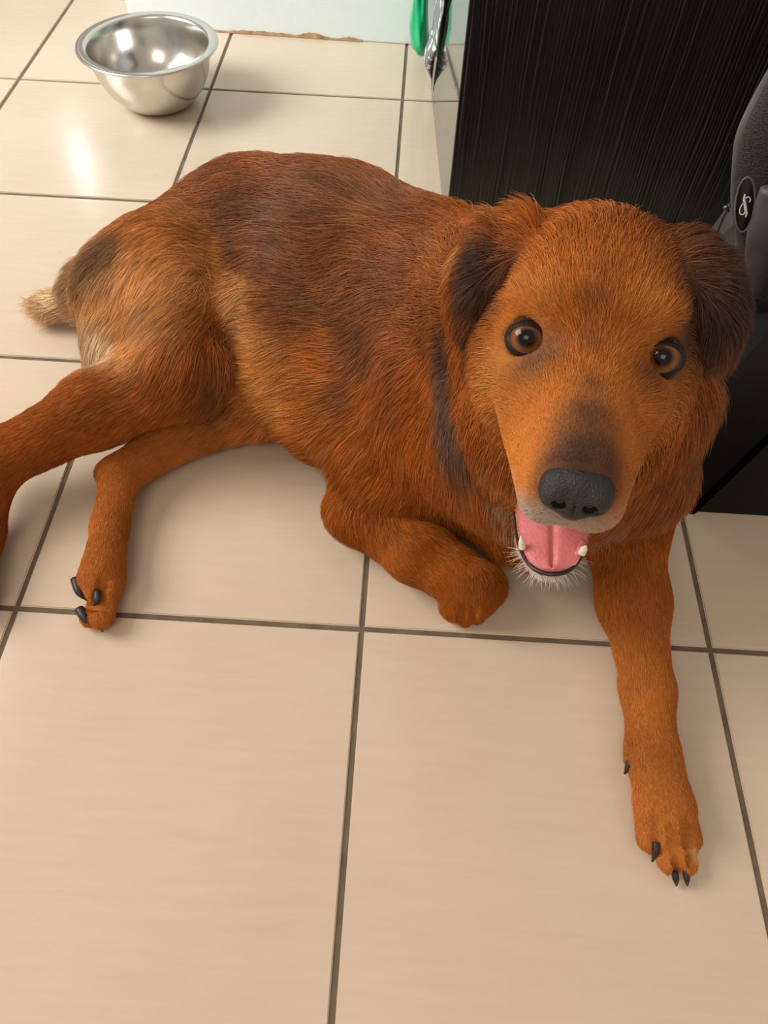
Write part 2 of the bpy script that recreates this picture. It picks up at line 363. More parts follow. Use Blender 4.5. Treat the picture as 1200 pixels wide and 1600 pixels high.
# ================================================================== DOG
dog = empty('dog', (-.02, .33, 0), 'reddish brown dog lying on the tiles, looking up with open mouth', 'dog')
S = 1.15
HO = CAM + (np.array([.126, -.064, .504])-CAM)*S
HX = np.array([.982, -.182, .056]); HY = np.array([-.189, -.897, .401]); HZ = np.array([.023, .404, .915])
HX /= np.linalg.norm(HX); HY -= HX*(HX@HY); HY /= np.linalg.norm(HY); HZ -= HX*(HX@HZ)+HY*(HY@HZ); HZ /= np.linalg.norm(HZ)
HM = np.column_stack([HX, HY, HZ])
def H(x, y, z): return HO + S*(HX*x+HY*y+HZ*z)          # head space: x to the dog's left, y along the muzzle, z to the crown
def Hinv(p): return ((np.asarray(p)-HO)@HM)/S

# ---- coat colours (linear)
RUST = (.41, .108, .011); ORANGE = (.58, .195, .035); BRIGHT = (.72, .29, .065); TAN = (.74, .40, .155); CREAM = (.86, .69, .46)
MAHO = (.145, .042, .013); DKBR = (.105, .040, .016); SABLE = (.035, .019, .014); WHITE = (.82, .76, .68); GREYB = (.19, .11, .07); GREYW = (.52, .40, .31); BLACK = (.006, .005, .005)
MAHO = (.27, .095, .040); DKBR = (.13, .055, .030); SABLE = (.060, .034, .026); WHITE = (.80, .74, .66); GREYB = (.20, .13, .10); GREYW = (.52, .42, .34)

PR = []   # primitives of the body: capsules with two radii and ellipsoids, each with coat colour, fur length and fur direction
def cap(a, b, ra, rb, k=.03, col=RUST, ln=.02, d=None, lay=1.):
    a = np.array(a, float); b = np.array(b, float)
    PR.append(dict(t='c', a=a, b=b, ra=ra, rb=rb, k=k, col=col, ln=ln, d=(b-a) if d is None else np.array(d, float)))
def ell(c, r, A=None, k=.02, col=RUST, ln=.01, d=(0, 0, -1), sub=False):
    PR.append(dict(t='e', c=np.array(c, float), r=np.array(r, float), A=np.eye(3) if A is None else A, k=k, col=col, ln=ln, d=np.array(d, float), sub=sub))
def hell(x, y, z, rx, ry, rz, k=.012, col=ORANGE, ln=.007, d=(0, -1, .3), sub=False):
    ell(H(x, y, z), (rx*S, ry*S, rz*S), HM, k*S, col, ln, HM@np.array(d, float), sub)
def hcap(p, q, ra, rb, k=.012, col=ORANGE, ln=.007, d=(0, -1, .3)):
    cap(H(*p), H(*q), ra*S, rb*S, k*S, col, ln, HM@np.array(d, float))

# trunk, from rump to shoulders
rump = Pz(266, 436, .120); loin = Pz(395, 404, .132); rib = Pz(535, 440, .152); sho = Pz(665, 490, .168)
cap(loin, rump, .106, .088, .05, RUST, .030)
cap(rib, loin, .121, .107, .05, MAHO, .032); cap(Pz(480, 412, .138), Pz(440, 408, .135), .117, .112, .05, MAHO, .032, (-1, .2, -.1))
cap(sho, rib, .114, .121, .05, RUST, .032)
chest = Pz(740, 640, .17); cap(sho, chest, .112, .105, .05, RUST, .035, (0, -.3, -1))
cap(Pz(690, 700, .10), Pz(800, 790, .075), .078, .050, .04, RUST, .036, (.3, -.3, -1)); brisket = Pz(600, 640, .10); cap(brisket, Pz(500, 560, .11), .098, .105, .05, RUST, .030, (-.8, .4, -.4))
belly = Pz(455, 600, .07); cap(Pz(520, 610, .08), belly, .074, .044, .04, ORANGE, .042, (-.2, -.4, -.9))
flank = Pz(400, 475, .165); cap(flank, Pz(420, 615, .075), .046, .046, .010, BRIGHT, .034, (.05, -.4, -.9))
# neck, ruff and forechest
nape = H(0, -.075, -.005)
cap(nape, Pz(775, 500, .25), .066, .095, .05, RUST, .034, (-.1, .9, -.4))
cap(H(0, -.085, -.06), Pz(850, 650, .24), .078, .098, .05, RUST, .042, (0, -.3, -1))
cap(Pz(1000, 610, .32), Pz(990, 720, .22), .052, .050, .04, MAHO, .036, (.1, -.2, -1))
cap(Pz(850, 690, .22), Pz(860, 780, .12), .085, .062, .05, RUST, .036, (0, -.3, -1))
# hind quarter, upper leg: thigh, shin, hock, foot leaving the picture
hip = Pz(280, 425, .165); knee = Pz(290, 560, .130); 
cap(hip, knee, .076, .060, .025, RUST, .030, (-.5, -.3, -.8))
cap(Pz(205, 455, .15), Pz(205, 535, .11), .062, .052, .04, TAN, .036, (-.3, -.4, -.8))
cap(Pz(290, 578, .118), Pz(155, 638, .090), .052, .041, .022, RUST, .018)
cap(Pz(155, 638, .090), Pz(-5, 722, .07), .041, .030, .025, RUST, .014)
hk = Pz(-8, 722, .065)
cap(hk, Pz(-35, 830, .035), .028, .024, .02, RUST, .010); cap(Pz(-35, 830, .035), Pz(-50, 930, .025), .024, .027, .02, RUST, .010)
cap(Pz(35, 692, .085), Pz(-14, 700, .075), .014, .020, .02, RUST, .012)
# lower hind leg: under the belly, hock, long foot, paw
kn2 = Pz(365, 645, .04); hk2 = Pz(188, 742, .038)
cap(Pz(420, 620, .06), kn2, .052, .040, .02, ORANGE, .014); cap(kn2, Pz(262, 692, .034), .038, .029, .006, ORANGE, .010); cap(Pz(262, 692, .034), hk2, .029, .023, .006, ORANGE, .009)
cap(Pz(290, 664, .036), Pz(168, 738, .034), .014, .013, .005, RUST, .010)
cap(hk2, Pz(172, 820, .028), .023, .0195, .012, ORANGE, .007); cap(Pz(172, 820, .028), Pz(160, 905, .026), .0195, .025, .012, ORANGE, .007)
for i, (x0, y0, x1, y1, z, r) in enumerate([(150, 880, 134, 912, .030, .013), (160, 885, 152, 925, .036, .0135), (172, 900, 160, 965, .022, .0145), (160, 930, 142, 965, .014, .0125)]):
    cap(Pz(x0, y0, z), Pz(x1, y1, z*.8), r, r*.88, .006, ORANGE, .0055)
# tail
cap(Pz(245, 432, .095), Pz(163, 452, .060), .052, .040, .03, GREYB, .040, (-.8, -.1, -.25))
cap(Pz(163, 452, .060), Pz(93, 474, .036), .039, .017, .02, TAN, .045, (-.8, -.10, -.1))
# folded foreleg: upper arm, elbow, forearm, knuckled paw
el1 = Pz(562, 795, .050); wr1 = Pz(738, 918, .040)
cap(Pz(690, 640, .15), el1, .075, .038, .035, RUST, .020)
cap(el1, Pz(650, 860, .047), .0350, .0355, .014, RUST, .011); cap(Pz(650, 860, .047), wr1, .0355, .0305, .012, RUST, .009)
cap(wr1, Pz(712, 945, .022), .0285, .019, .010, RUST, .006, (-.6, -.4, -.2)); cap(Pz(758, 918, .034), Pz(742, 938, .028), .023, .022, .01, RUST, .006, (.4, -.6, -.3))
for x0, y0 in ((712, 962), (728, 968), (745, 964)): cap(Pz(x0+4, y0-14, .016), Pz(x0, y0-3, .011), .0125, .010, .004, RUST, .005, (-.3, -.6, -.3))
# outstretched foreleg
e2 = Pz(975, 800, .085); w2 = Pz(1012, 1078, .030)
cap(Pz(985, 740, .16), e2, .062, .046, .03, RUST, .020); cap(e2, Pz(990, 940, .050), .043, .035, .03, RUST, .012)
cap(Pz(990, 940, .050), w2, .034, .0245, .02, ORANGE, .008); cap(w2, Pz(1020, 1180, .027), .0255, .0240, .015, ORANGE, .006)
cap(Pz(1020, 1180, .027), Pz(1040, 1262, .024), .0240, .0285, .015, ORANGE, .0055)
toes = [((1010, 1250, .022), (1014, 1312, .013), .0135), ((1032, 1260, .028), (1046, 1345, .014), .0140), ((1058, 1260, .026), (1072, 1348, .013), .0130), ((1064, 1250, .020), (1081, 1312, .012), .0116)]
for a, b_, r in toes: cap(Pz(*a), Pz(*b_), r*.96, r*.86, .003, ORANGE, .0038)
grooves = [((1019, 1275, .046), (1030, 1345, .030)), ((1046, 1285, .050), (1060, 1365, .030)), ((1068, 1275, .046), (1082, 1345, .028))]
cap(Pz(1000, 1165, .024), Pz(990, 1186, .020), .009, .006, .006, ORANGE, .005)

# ---- head
FC = (0, -1, .35)
hell(0, -.048, .006, .054, .058, .047, .02, RUST, .009, (0, -1, .2))
hell(0, -.022, .008, .043, .028, .034, .012, ORANGE, .006, (0, -.6, 1))
hell(-.030, -.012, .018, .015, .014, .009, .008, ORANGE, .006, (-.5, -.5, .8)); hell(.028, -.012, .018, .015, .014, .009, .008, ORANGE, .006, (.5, -.5, .8))
hell(-.034, -.034, -.030, .027, .038, .034, .02, ORANGE, .010, (-.8, -1, -.5)); hell(.032, -.036, -.030, .026, .036, .033, .02, ORANGE, .010, (.8, -1, -.5))
hcap((0, -.015, -.022), (0, .050, -.034), .034, .0245, .012, ORANGE, .0045, (0, -1, .3))
hcap((0, .050, -.034), (0, .083, -.037), .0245, .0185, .008, ORANGE, .0028, (0, -1, .3))
hcap((-.019, .010, -.044), (-.0100, .082, -.049), .0205, .0145, .008, ORANGE, .004, (-.5, -1, -.2)); hcap((.019, .010, -.044), (.0105, .082, -.049), .0205, .0145, .008, ORANGE, .004, (.5, -1, -.2))
hell(-.029, -.006, -.026, .017, .028, .018, .012, ORANGE, .006, (-.6, -1, -.2)); hell(.029, -.006, -.026, .017, .028, .018, .012, ORANGE, .006, (.6, -1, -.2))
EYES = []
for sx in (-1, 1):
    hell(sx*.036, -.012, -.002, .010, .010, .010, .005, ORANGE, .003)
# open lower jaw
def Hy(px, py, y):     # point of a sight line at head depth y
    r = _ray(px, py); o = Hinv(CAM); d = r@HM/S
    return o+d*((y-o[1])/d[1])
chin = Hy(860, 884, .066)
print('chin', chin)
JX = chin[0]
hcap((0, -.020, -.074), (JX*.6, .020, chin[2]*.5-.060), .024, .017, .012, ORANGE, .010, (0, -1, -.6))
hcap((JX*.6, .015, chin[2]*.5-.066), (JX, .041, chin[2]-.013), .014, .0095, .008, WHITE, .009, (0, .9, -.1))
# ears: folded flaps
def ear(P, Rw, th, col, side):
    for (a, b_), (w0, w1) in zip(zip(P, P[1:]), zip(Rw, Rw[1:])):
        a = np.array(a); b_ = np.array(b_)
        for t in np.linspace(0, 1, 5)[:-1]:
            c = a+(b_-a)*t; w = w0+(w1-w0)*t; dd = (b_-a)/np.linalg.norm(b_-a)
            nn = np.array([side*.75, .25, .35]) if side else np.array([0, 0, 1.]); nn = nn-dd*(nn@dd); nn /= np.linalg.norm(nn); ss = np.cross(dd, nn)
            A = HM@np.column_stack([dd, nn, ss]); ell(H(*c), (w*S*.9, th*S, w*S), A, .006*S, col, .021, HM@(dd+np.array([0, -.3, 0])))
ear([(-.034, -.054, .034), (-.054, -.056, .036), (-.068, -.058, .025), (-.073, -.058, .005), (-.071, -.056, -.010)], [.014, .021, .025, .022, .010], .006, RUST, -1)
ear([(.034, -.052, .038), (.052, -.054, .034), (.066, -.054, .022), (.072, -.052, .007), (.072, -.050, -.003)], [.014, .021, .024, .019, .009], .006, DKBR, 1)

# ---- distance field
def sdf1(p, P):
    if p['t'] == 'c':
        ab = p['b']-p['a']; L = ab@ab; q = P-p['a']; t = np.clip((q@ab)/L, 0, 1)
        return np.linalg.norm(q-t[..., None]*ab, axis=-1)-(p['ra']+(p['rb']-p['ra'])*t)
    q = (P-p['c'])@p['A']; r = p['r']; k0 = np.linalg.norm(q/r, axis=-1); k1 = np.linalg.norm(q/(r*r), axis=-1)
    return k0*(k0-1)/np.maximum(k1, 1e-6)
def axis_steps(lo, hi, f0, f1, coarse, fine):
    a = list(np.arange(lo, f0, coarse)); a += list(np.arange(f0, f1, fine)); a += list(np.arange(f1, hi, coarse)); return np.array(a)
hc = H(0, 0, -.02)
gx = axis_steps(-.66, .40, hc[0]-.145, hc[0]+.15, .0044, .0019)
gy = axis_steps(-.30, .62, hc[1]-.15, hc[1]+.13, .0044, .0019)
gz = np.concatenate([np.arange(-.002, hc[2]-.15, .0040), np.arange(hc[2]-.15, .62, .0021)])
Fd = np.full((len(gx), len(gy), len(gz)), .25, np.float32)
def apply(p):
    if p['t'] == 'c': lo = np.minimum(p['a']-p['ra'], p['b']-p['rb']); hi = np.maximum(p['a']+p['ra'], p['b']+p['rb'])
    else: m = max(p['r']); lo = p['c']-m; hi = p['c']+m
    mg = p['k']+.012; lo = lo-mg; hi = hi+mg
    i0, i1 = np.searchsorted(gx, (lo[0], hi[0])); j0, j1 = np.searchsorted(gy, (lo[1], hi[1])); k0, k1 = np.searchsorted(gz, (lo[2], hi[2]))
    if i1 <= i0 or j1 <= j0 or k1 <= k0: return
    X, Y, Z = np.meshgrid(gx[i0:i1], gy[j0:j1], gz[k0:k1], indexing='ij')
    d = sdf1(p, np.stack([X, Y, Z], -1)); o = Fd[i0:i1, j0:j1, k0:k1]; k = p['k']
    if p.get('sub'):
        h = np.clip(.5-.5*(o+d)/k, 0, 1); Fd[i0:i1, j0:j1, k0:k1] = o*(1-h)-d*h+k*h*(1-h)
    else:
        h = np.clip(.5+.5*(o-d)/k, 0, 1); Fd[i0:i1, j0:j1, k0:k1] = o*(1-h)+d*h-k*h*(1-h)
for p in PR: apply(p)
RE = .0134
def hit(px, py):
    r = _ray(px, py)
    for d in np.arange(.2, 1.6, .0006):
        q = CAM+r*d; a = (np.searchsorted(gx, q[0]), np.searchsorted(gy, q[1]), np.searchsorted(gz, q[2]))
        if a[0] < len(gx) and a[1] < len(gy) and a[2] < len(gz) and Fd[a] < 0: return q
    return None
for px, py in ((823, 529), (1035, 559)):
    q = hit(px, py); dv = (q-CAM)/np.linalg.norm(q-CAM); e = q+dv*.0078; EYES.append(e)
    apply(dict(t='e', c=e, r=np.full(3, RE*.965), A=np.eye(3), k=.004, sub=True))
def groove(a, b_, r):
    a = np.array(a); b_ = np.array(b_)
    for t in np.linspace(0, 1, 9): apply(dict(t='e', c=a+(b_-a)*t, r=np.full(3, r), A=np.eye(3), k=.004, sub=True))
def on_skin(px, py): return hit(px, py)
for p0, p1, r in [((1022, 1282), (1034, 1350), .0042), ((1048, 1290), (1060, 1365), .0038), ((1070, 1282), (1083, 1350), .0042), ((163, 905), (150, 948), .0045), ((137, 945), (165, 950), .0030), ((724, 946), (720, 968), .0030), ((739, 946), (737, 970), .0030)]:
    pts_ = [hit(p0[0]+(p1[0]-p0[0])*t, p0[1]+(p1[1]-p0[1])*t) for t in np.linspace(0, 1, 5)]
    pts_ = [q for q in pts_ if q is not None]
    for a, b_ in zip(pts_, pts_[1:]): groove(a, b_, r)
# flat underside where the dog rests on the tiles
Fd = np.maximum(Fd, (.0012-gz)[None, None, :].astype(np.float32))
def surface_nets(F, xs, ys, zs):
    s = F < 0; nx, ny, nz = F.shape
    c = np.zeros((nx-1, ny-1, nz-1), np.int8)
    for a in (0, 1):
        for b_ in (0, 1):
            for d in (0, 1): c += s[a:nx-1+a, b_:ny-1+b_, d:nz-1+d]
    I, J, K = np.nonzero((c > 0) & (c < 8)); idx = np.full(c.shape, -1, np.int32); idx[I, J, K] = np.arange(len(I))
    acc = np.zeros((len(I), 3)); cnt = np.zeros(len(I))
    cor = [(a, b_, d) for a in (0, 1) for b_ in (0, 1) for d in (0, 1)]
    for c0 in cor:
        for ax in range(3):
            if c0[ax]: continue
            c1 = list(c0); c1[ax] = 1
            f0 = F[I+c0[0], J+c0[1], K+c0[2]]; f1 = F[I+c1[0], J+c1[1], K+c1[2]]; m = (f0 < 0) != (f1 < 0)
            t = np.where(m, f0/np.where(m, f0-f1, 1), 0)
            p0 = np.stack([xs[I+c0[0]], ys[J+c0[1]], zs[K+c0[2]]], 1); p1 = np.stack([xs[I+c1[0]], ys[J+c1[1]], zs[K+c1[2]]], 1)
            acc += (p0+(p1-p0)*t[:, None])*m[:, None]; cnt += m
    V = acc/cnt[:, None]; Q = []
    for ax in range(3):
        sl0 = [slice(None)]*3; sl1 = [slice(None)]*3; sl0[ax] = slice(0, -1); sl1[ax] = slice(1, None)
        a = s[tuple(sl0)]; b_ = s[tuple(sl1)]; E = np.array(np.nonzero(a != b_)); u, w = [(1, 2), (2, 0), (0, 1)][ax]
        ok = (E[u] > 0) & (E[w] > 0) & (E[u] < F.shape[u]-1) & (E[w] < F.shape[w]-1); E = E[:, ok]
        inside = a[tuple(E)]
        def g(du, dw): e = E.copy(); e[u] -= du; e[w] -= dw; return idx[tuple(e)]
        q = np.stack([g(0, 0), g(1, 0), g(1, 1), g(0, 1)], 1); q[~inside] = q[~inside][:, ::-1]; Q.append(q)
    Q = np.vstack(Q); Q = Q[(Q >= 0).all(1)]
    return V, Q
V, Q = surface_nets(Fd, gx, gy, gz)
def mesh_np(name, V, Q, m, parent):
    me = bpy.data.meshes.new(name); me.vertices.add(len(V)); me.vertices.foreach_set('co', V.astype(np.float32).ravel())
    n = len(Q); me.loops.add(n*4); me.loops.foreach_set('vertex_index', Q.astype(np.int32).ravel())
    me.polygons.add(n); me.polygons.foreach_set('loop_start', np.arange(0, n*4, 4, dtype=np.int32)); me.polygons.foreach_set('use_smooth', np.ones(n, bool))
    me.update(calc_edges=True); me.validate()
    return link_mesh(name, me, m, parent)
def laplace(V, Q, it, lam=.5):
    n = len(V); A = np.concatenate([Q[:, [0, 1]], Q[:, [1, 2]], Q[:, [2, 3]], Q[:, [3, 0]]]); A = np.concatenate([A, A[:, ::-1]])
    deg = np.bincount(A[:, 0], minlength=n)[:, None]
    for _ in range(it):
        for l in (lam, -lam*1.03):
            s_ = np.stack([np.bincount(A[:, 0], weights=V[A[:, 1], c], minlength=n) for c in range(3)], 1); V = V+l*(s_/np.maximum(deg, 1)-V)
    return V
V = laplace(V, Q, 3)
# vertex normals, pointing out
fn = np.cross(V[Q[:, 2]]-V[Q[:, 0]], V[Q[:, 3]]-V[Q[:, 1]]); VN = np.zeros_like(V)
for k in range(4):
    for c in range(3): VN[:, c] += np.bincount(Q[:, k], weights=fn[:, c], minlength=len(V))
VN /= np.linalg.norm(VN, axis=1)[:, None]+1e-12
top_v = V[:, 2].argmax()
if VN[top_v][2] < 0: VN = -VN; Q = Q[:, ::-1]
print('dog mesh', len(V), len(Q))

# ---- coat fields: direction, length and colour blended from the primitives, then markings
SPOTS = [
 # (centre, radius, colour, strength): coat markings, a few with light or shade painted in
]
def hs(x, y, z, r, col, w=1., ln=None): SPOTS.append((H(x, y, z), r*S, col, w, ln))
def ws(px, py, z, r, col, w=1., ln=None): SPOTS.append((Pz(px, py, z), r, col, w, ln))
SPOTS.append((np.array([0.1216, -0.1193, 0.4836]), 0.032, DKBR, 1.0, None))
SPOTS.append((np.array([0.1183, -0.1293, 0.4812]), 0.026, SABLE, 0.95, None))
SPOTS.append((np.array([0.1273, -0.0933, 0.4795]), 0.02, DKBR, 0.85, None))
SPOTS.append((np.array([0.1324, -0.0697, 0.4774]), 0.014, DKBR, 0.6, None))
SPOTS.append((np.array([0.1369, -0.0174, 0.4899]), 0.01, DKBR, 0.45, None))
SPOTS.append((np.array([0.1404, -0.0012, 0.5002]), 0.01, DKBR, 0.35, None))
SPOTS.append((np.array([0.1383, -0.0335, 0.4752]), 0.01, DKBR, 0.4, None))
SPOTS.append((np.array([0.1119, -0.1420, 0.4442]), 0.013, WHITE, 0.8, None))
SPOTS.append((np.array([0.1477, -0.0966, 0.3681]), 0.014, GREYW, 0.8, None))
SPOTS.append((np.array([0.2489, 0.0612, 0.1347]), 0.014, GREYW, 0.8, None))
SPOTS.append((np.array([0.2431, 0.0309, 0.2187]), 0.013, GREYW, 0.6, None))
SPOTS.append((np.array([0.0964, -0.1338, 0.4428]), 0.012, GREYW, 0.7, None))
SPOTS.append((np.array([0.1016, -0.1382, 0.4418]), 0.012, GREYW, 0.8, None))
SPOTS.append((np.array([0.1102, -0.0322, 0.4605]), 0.018, GREYB, 0.6, None))
SPOTS.append((np.array([0.0950, -0.0014, 0.4504]), 0.006, GREYB, 0.5, None))
SPOTS.append((np.array([0.1716, -0.0432, 0.4603]), 0.018, SABLE, 0.65, None))
SPOTS.append((np.array([0.1964, -0.0167, 0.4614]), 0.009, DKBR, 0.6, None))
SPOTS.append((np.array([0.1945, -0.0280, 0.4479]), 0.01, DKBR, 0.5, None))
SPOTS.append((np.array([0.1087, -0.0051, 0.4863]), 0.015, BRIGHT, 0.5, None))
SPOTS.append((np.array([0.1664, -0.0147, 0.4921]), 0.018, BRIGHT, 0.5, None))
SPOTS.append((np.array([0.0940, 0.0359, 0.4708]), 0.024, GREYB, 0.45, None))
SPOTS.append((np.array([0.1936, 0.0101, 0.4856]), 0.022, DKBR, 0.5, None))
SPOTS.append((np.array([0.0792, 0.0402, 0.4739]), 0.022, SABLE, 1.0, None))  # left ear inside: dark fur, plus painted shade between ear and face
SPOTS.append((np.array([0.0763, 0.0327, 0.4543]), 0.024, SABLE, 1.0, None))
SPOTS.append((np.array([0.0773, 0.0329, 0.4239]), 0.022, SABLE, 1.0, None))
SPOTS.append((np.array([0.0702, 0.0671, 0.3528]), 0.04, SABLE, 0.9, None))
SPOTS.append((np.array([0.0774, 0.0480, 0.3252]), 0.038, GREYB, 0.9, None))
SPOTS.append((np.array([0.0871, 0.0328, 0.2951]), 0.032, DKBR, 0.8, None))
SPOTS.append((np.array([0.0664, 0.0714, 0.4627]), 0.014, TAN, 0.5, None))
SPOTS.append((np.array([0.0937, 0.0757, 0.4835]), 0.014, BRIGHT, 0.3, None))
SPOTS.append((np.array([0.2198, 0.0245, 0.4856]), 0.04, SABLE, 1.0, None))
SPOTS.append((np.array([0.2189, 0.0043, 0.4726]), 0.035, SABLE, 1.0, None))
SPOTS.append((np.array([0.2106, 0.0369, 0.4899]), 0.015, DKBR, 0.8, None))
SPOTS.append((np.array([-0.0908, 0.3087, 0.2362]), 0.045, DKBR, 0.55, None))
SPOTS.append((np.array([-0.0622, 0.3161, 0.2497]), 0.035, DKBR, 0.5, None))
SPOTS.append((np.array([-0.1530, 0.4032, 0.2579]), 0.05, DKBR, 0.45, None))
SPOTS.append((np.array([-0.0903, 0.3909, 0.2779]), 0.06, MAHO, 0.6, None))
SPOTS.append((np.array([-0.0028, 0.3868, 0.2858]), 0.07, MAHO, 0.7, None))
SPOTS.append((np.array([-0.0247, 0.2910, 0.2547]), 0.05, MAHO, 0.6, None))
SPOTS.append((np.array([-0.0117, 0.3562, 0.2817]), 0.014, BRIGHT, 0.6, None))
SPOTS.append((np.array([-0.0195, 0.3153, 0.2698]), 0.014, BRIGHT, 0.3, None))
SPOTS.append((np.array([-0.2049, 0.4296, 0.2459]), 0.035, DKBR, 0.4, None))
SPOTS.append((np.array([-0.1263, 0.3752, 0.2617]), 0.03, GREYB, 0.5, None))
SPOTS.append((np.array([-0.0192, 0.2143, 0.2059]), 0.04, MAHO, 0.5, None))
SPOTS.append((np.array([0.0333, 0.1943, 0.2730]), 0.045, MAHO, 0.45, None))
SPOTS.append((np.array([-0.3166, 0.3130, 0.1805]), 0.07, TAN, 0.7, None))
SPOTS.append((np.array([-0.3368, 0.3023, 0.1538]), 0.04, CREAM, 0.6, None))
SPOTS.append((np.array([-0.2517, 0.3618, 0.2292]), 0.065, BRIGHT, 0.7, None))
SPOTS.append((np.array([-0.2728, 0.3072, 0.1979]), 0.06, BRIGHT, 0.7, None))
SPOTS.append((np.array([-0.3199, 0.3653, 0.2178]), 0.028, SABLE, 0.55, None))
SPOTS.append((np.array([-0.3595, 0.3573, 0.1938]), 0.022, SABLE, 0.5, None))
SPOTS.append((np.array([-0.4749, 0.4583, 0.0496]), 0.042, CREAM, 0.9, None))
SPOTS.append((np.array([-0.4560, 0.4539, 0.0465]), 0.02, TAN, 0.7, None))
SPOTS.append((np.array([-0.1583, 0.3171, 0.1977]), 0.035, TAN, 0.8, None))
SPOTS.append((np.array([-0.1487, 0.2693, 0.1728]), 0.04, TAN, 0.8, None))
SPOTS.append((np.array([-0.1340, 0.2382, 0.1427]), 0.045, BRIGHT, 0.9, None))
SPOTS.append((np.array([-0.1200, 0.2208, 0.1074]), 0.03, ORANGE, 0.6, None))
SPOTS.append((np.array([-0.1954, 0.2513, 0.0789]), 0.03, DKBR, 0.6, None))  # darker groin
SPOTS.append((np.array([-0.1947, 0.2469, 0.1501]), 0.025, MAHO, 0.5, None))
SPOTS.append((np.array([-0.0612, 0.1936, 0.1536]), 0.05, ORANGE, 0.5, None))
SPOTS.append((np.array([0.0247, 0.1501, 0.2182]), 0.03, DKBR, 0.3, None))
SPOTS.append((np.array([0.1131, -0.0091, 0.3170]), 0.025, BRIGHT, 0.35, None))
SPOTS.append((np.array([0.1295, 0.0100, 0.2551]), 0.014, WHITE, 0.7, .013))
SPOTS.append((np.array([0.1293, -0.1250, 0.3656]), 0.012, WHITE, 0.8, None))
SPOTS.append((np.array([0.0200, 0.0687, 0.0631]), 0.03, ORANGE, 0.3, None))
SPOTS.append((np.array([0.3040, -0.2025, 0.0418]), 0.02, BRIGHT, 0.3, None))
SPOTS.append((np.array([0.3337, -0.2218, 0.0174]), 0.008, TAN, 0.6, None))
SPOTS.append((np.array([0.1186, -0.1408, 0.4711]), 0.024, BLACK, 1.0, None))
SPOTS.append((np.array([0.0850, -0.0275, 0.4210]), 0.03, BRIGHT, 0.6, None))  # left cheek: light from the left painted into the coat colour
SPOTS.append((np.array([0.0878, -0.0177, 0.4459]), 0.02, BRIGHT, 0.3, None))
SPOTS.append((np.array([-0.1865, 0.2515, 0.1356]), 0.03, DKBR, 0.5, None))  # darker along the crease between thigh and belly
SPOTS.append((np.array([-0.1820, 0.2959, 0.1659]), 0.02, DKBR, 0.5, None))
SPOTS.append((np.array([0.0297, 0.2712, 0.2900]), 0.07, MAHO, 0.7, None))
SPOTS.append((np.array([0.0049, 0.2560, 0.2596]), 0.08, MAHO, 0.7, None))
SPOTS.append((np.array([0.0584, 0.1701, 0.3485]), 0.07, MAHO, 0.5, None))
SPOTS.append((np.array([-0.0776, 0.4108, 0.2819]), 0.06, GREYB, 0.35, None))
SPOTS.append((np.array([0.0329, 0.4151, 0.2778]), 0.06, GREYB, 0.25, None))
SPOTS.append((np.array([0.0672, 0.0918, 0.3465]), 0.035, SABLE, 0.8, None))
SPOTS.append((np.array([0.0695, 0.0839, 0.3135]), 0.035, GREYB, 0.9, None))
SPOTS.append((np.array([0.0739, 0.0671, 0.2874]), 0.03, GREYB, 0.7, None))
SPOTS.append((np.array([0.0811, 0.0554, 0.2670]), 0.025, DKBR, 0.6, None))
SPOTS.append((np.array([-0.1314, 0.2517, 0.1708]), 0.042, BRIGHT, 0.8, None))
SPOTS.append((np.array([-0.1187, 0.2251, 0.1416]), 0.045, BRIGHT, 0.8, None))
SPOTS.append((np.array([-0.1012, 0.2427, 0.1818]), 0.035, BRIGHT, 0.4, None))
SPOTS.append((np.array([-0.1054, 0.2120, 0.1296]), 0.035, BRIGHT, 0.6, None))
SPOTS.append((np.array([0.1318, -0.1267, 0.4792]), 0.018, DKBR, 0.7, None))
SPOTS.append((np.array([0.1093, -0.1268, 0.4772]), 0.012, DKBR, 0.5, None))
SPOTS.append((np.array([0.1224, 0.0118, 0.2585]), 0.02, GREYW, 0.6, None))
SPOTS.append((np.array([0.1332, 0.0175, 0.2143]), 0.016, GREYW, 0.6, None))
SPOTS.append((np.array([-0.2993, 0.3359, 0.2098]), 0.05, TAN, 0.6, None))
SPOTS.append((np.array([-0.2608, 0.3407, 0.2177]), 0.045, TAN, 0.45, None))
SPOTS.append((np.array([-0.2618, 0.2841, 0.1900]), 0.05, TAN, 0.6, None))
SPOTS.append((np.array([-0.2245, 0.3357, 0.2059]), 0.04, TAN, 0.4, None))
SPOTS.append((np.array([-0.3325, 0.2878, 0.1417]), 0.035, CREAM, 0.7, None))
SPOTS.append((np.array([-0.2903, 0.2644, 0.1616]), 0.035, TAN, 0.6, None))
SPOTS.append((np.array([-0.3460, 0.3679, 0.2097]), 0.03, SABLE, 0.6, None))
SPOTS.append((np.array([-0.3198, 0.3842, 0.2219]), 0.028, SABLE, 0.5, None))
SPOTS.append((np.array([-0.3647, 0.3484, 0.1864]), 0.022, SABLE, 0.35, None))
SPOTS.append((np.array([-0.1772, 0.3997, 0.2419]), 0.035, DKBR, 0.7, None))
SPOTS.append((np.array([-0.1615, 0.3630, 0.2298]), 0.025, DKBR, 0.6, None))
SPOTS.append((np.array([-0.1007, 0.2928, 0.2218]), 0.035, DKBR, 0.6, None))
SPOTS.append((np.array([-0.0736, 0.2721, 0.2140]), 0.03, DKBR, 0.5, None))
SPOTS.append((np.array([-0.0449, 0.3711, 0.2776]), 0.05, DKBR, 0.35, None))
SPOTS.append((np.array([0.0272, 0.3476, 0.2899]), 0.06, MAHO, 0.6, None))
SPOTS.append((np.array([-0.0212, 0.2424, 0.2258]), 0.04, DKBR, 0.35, None))
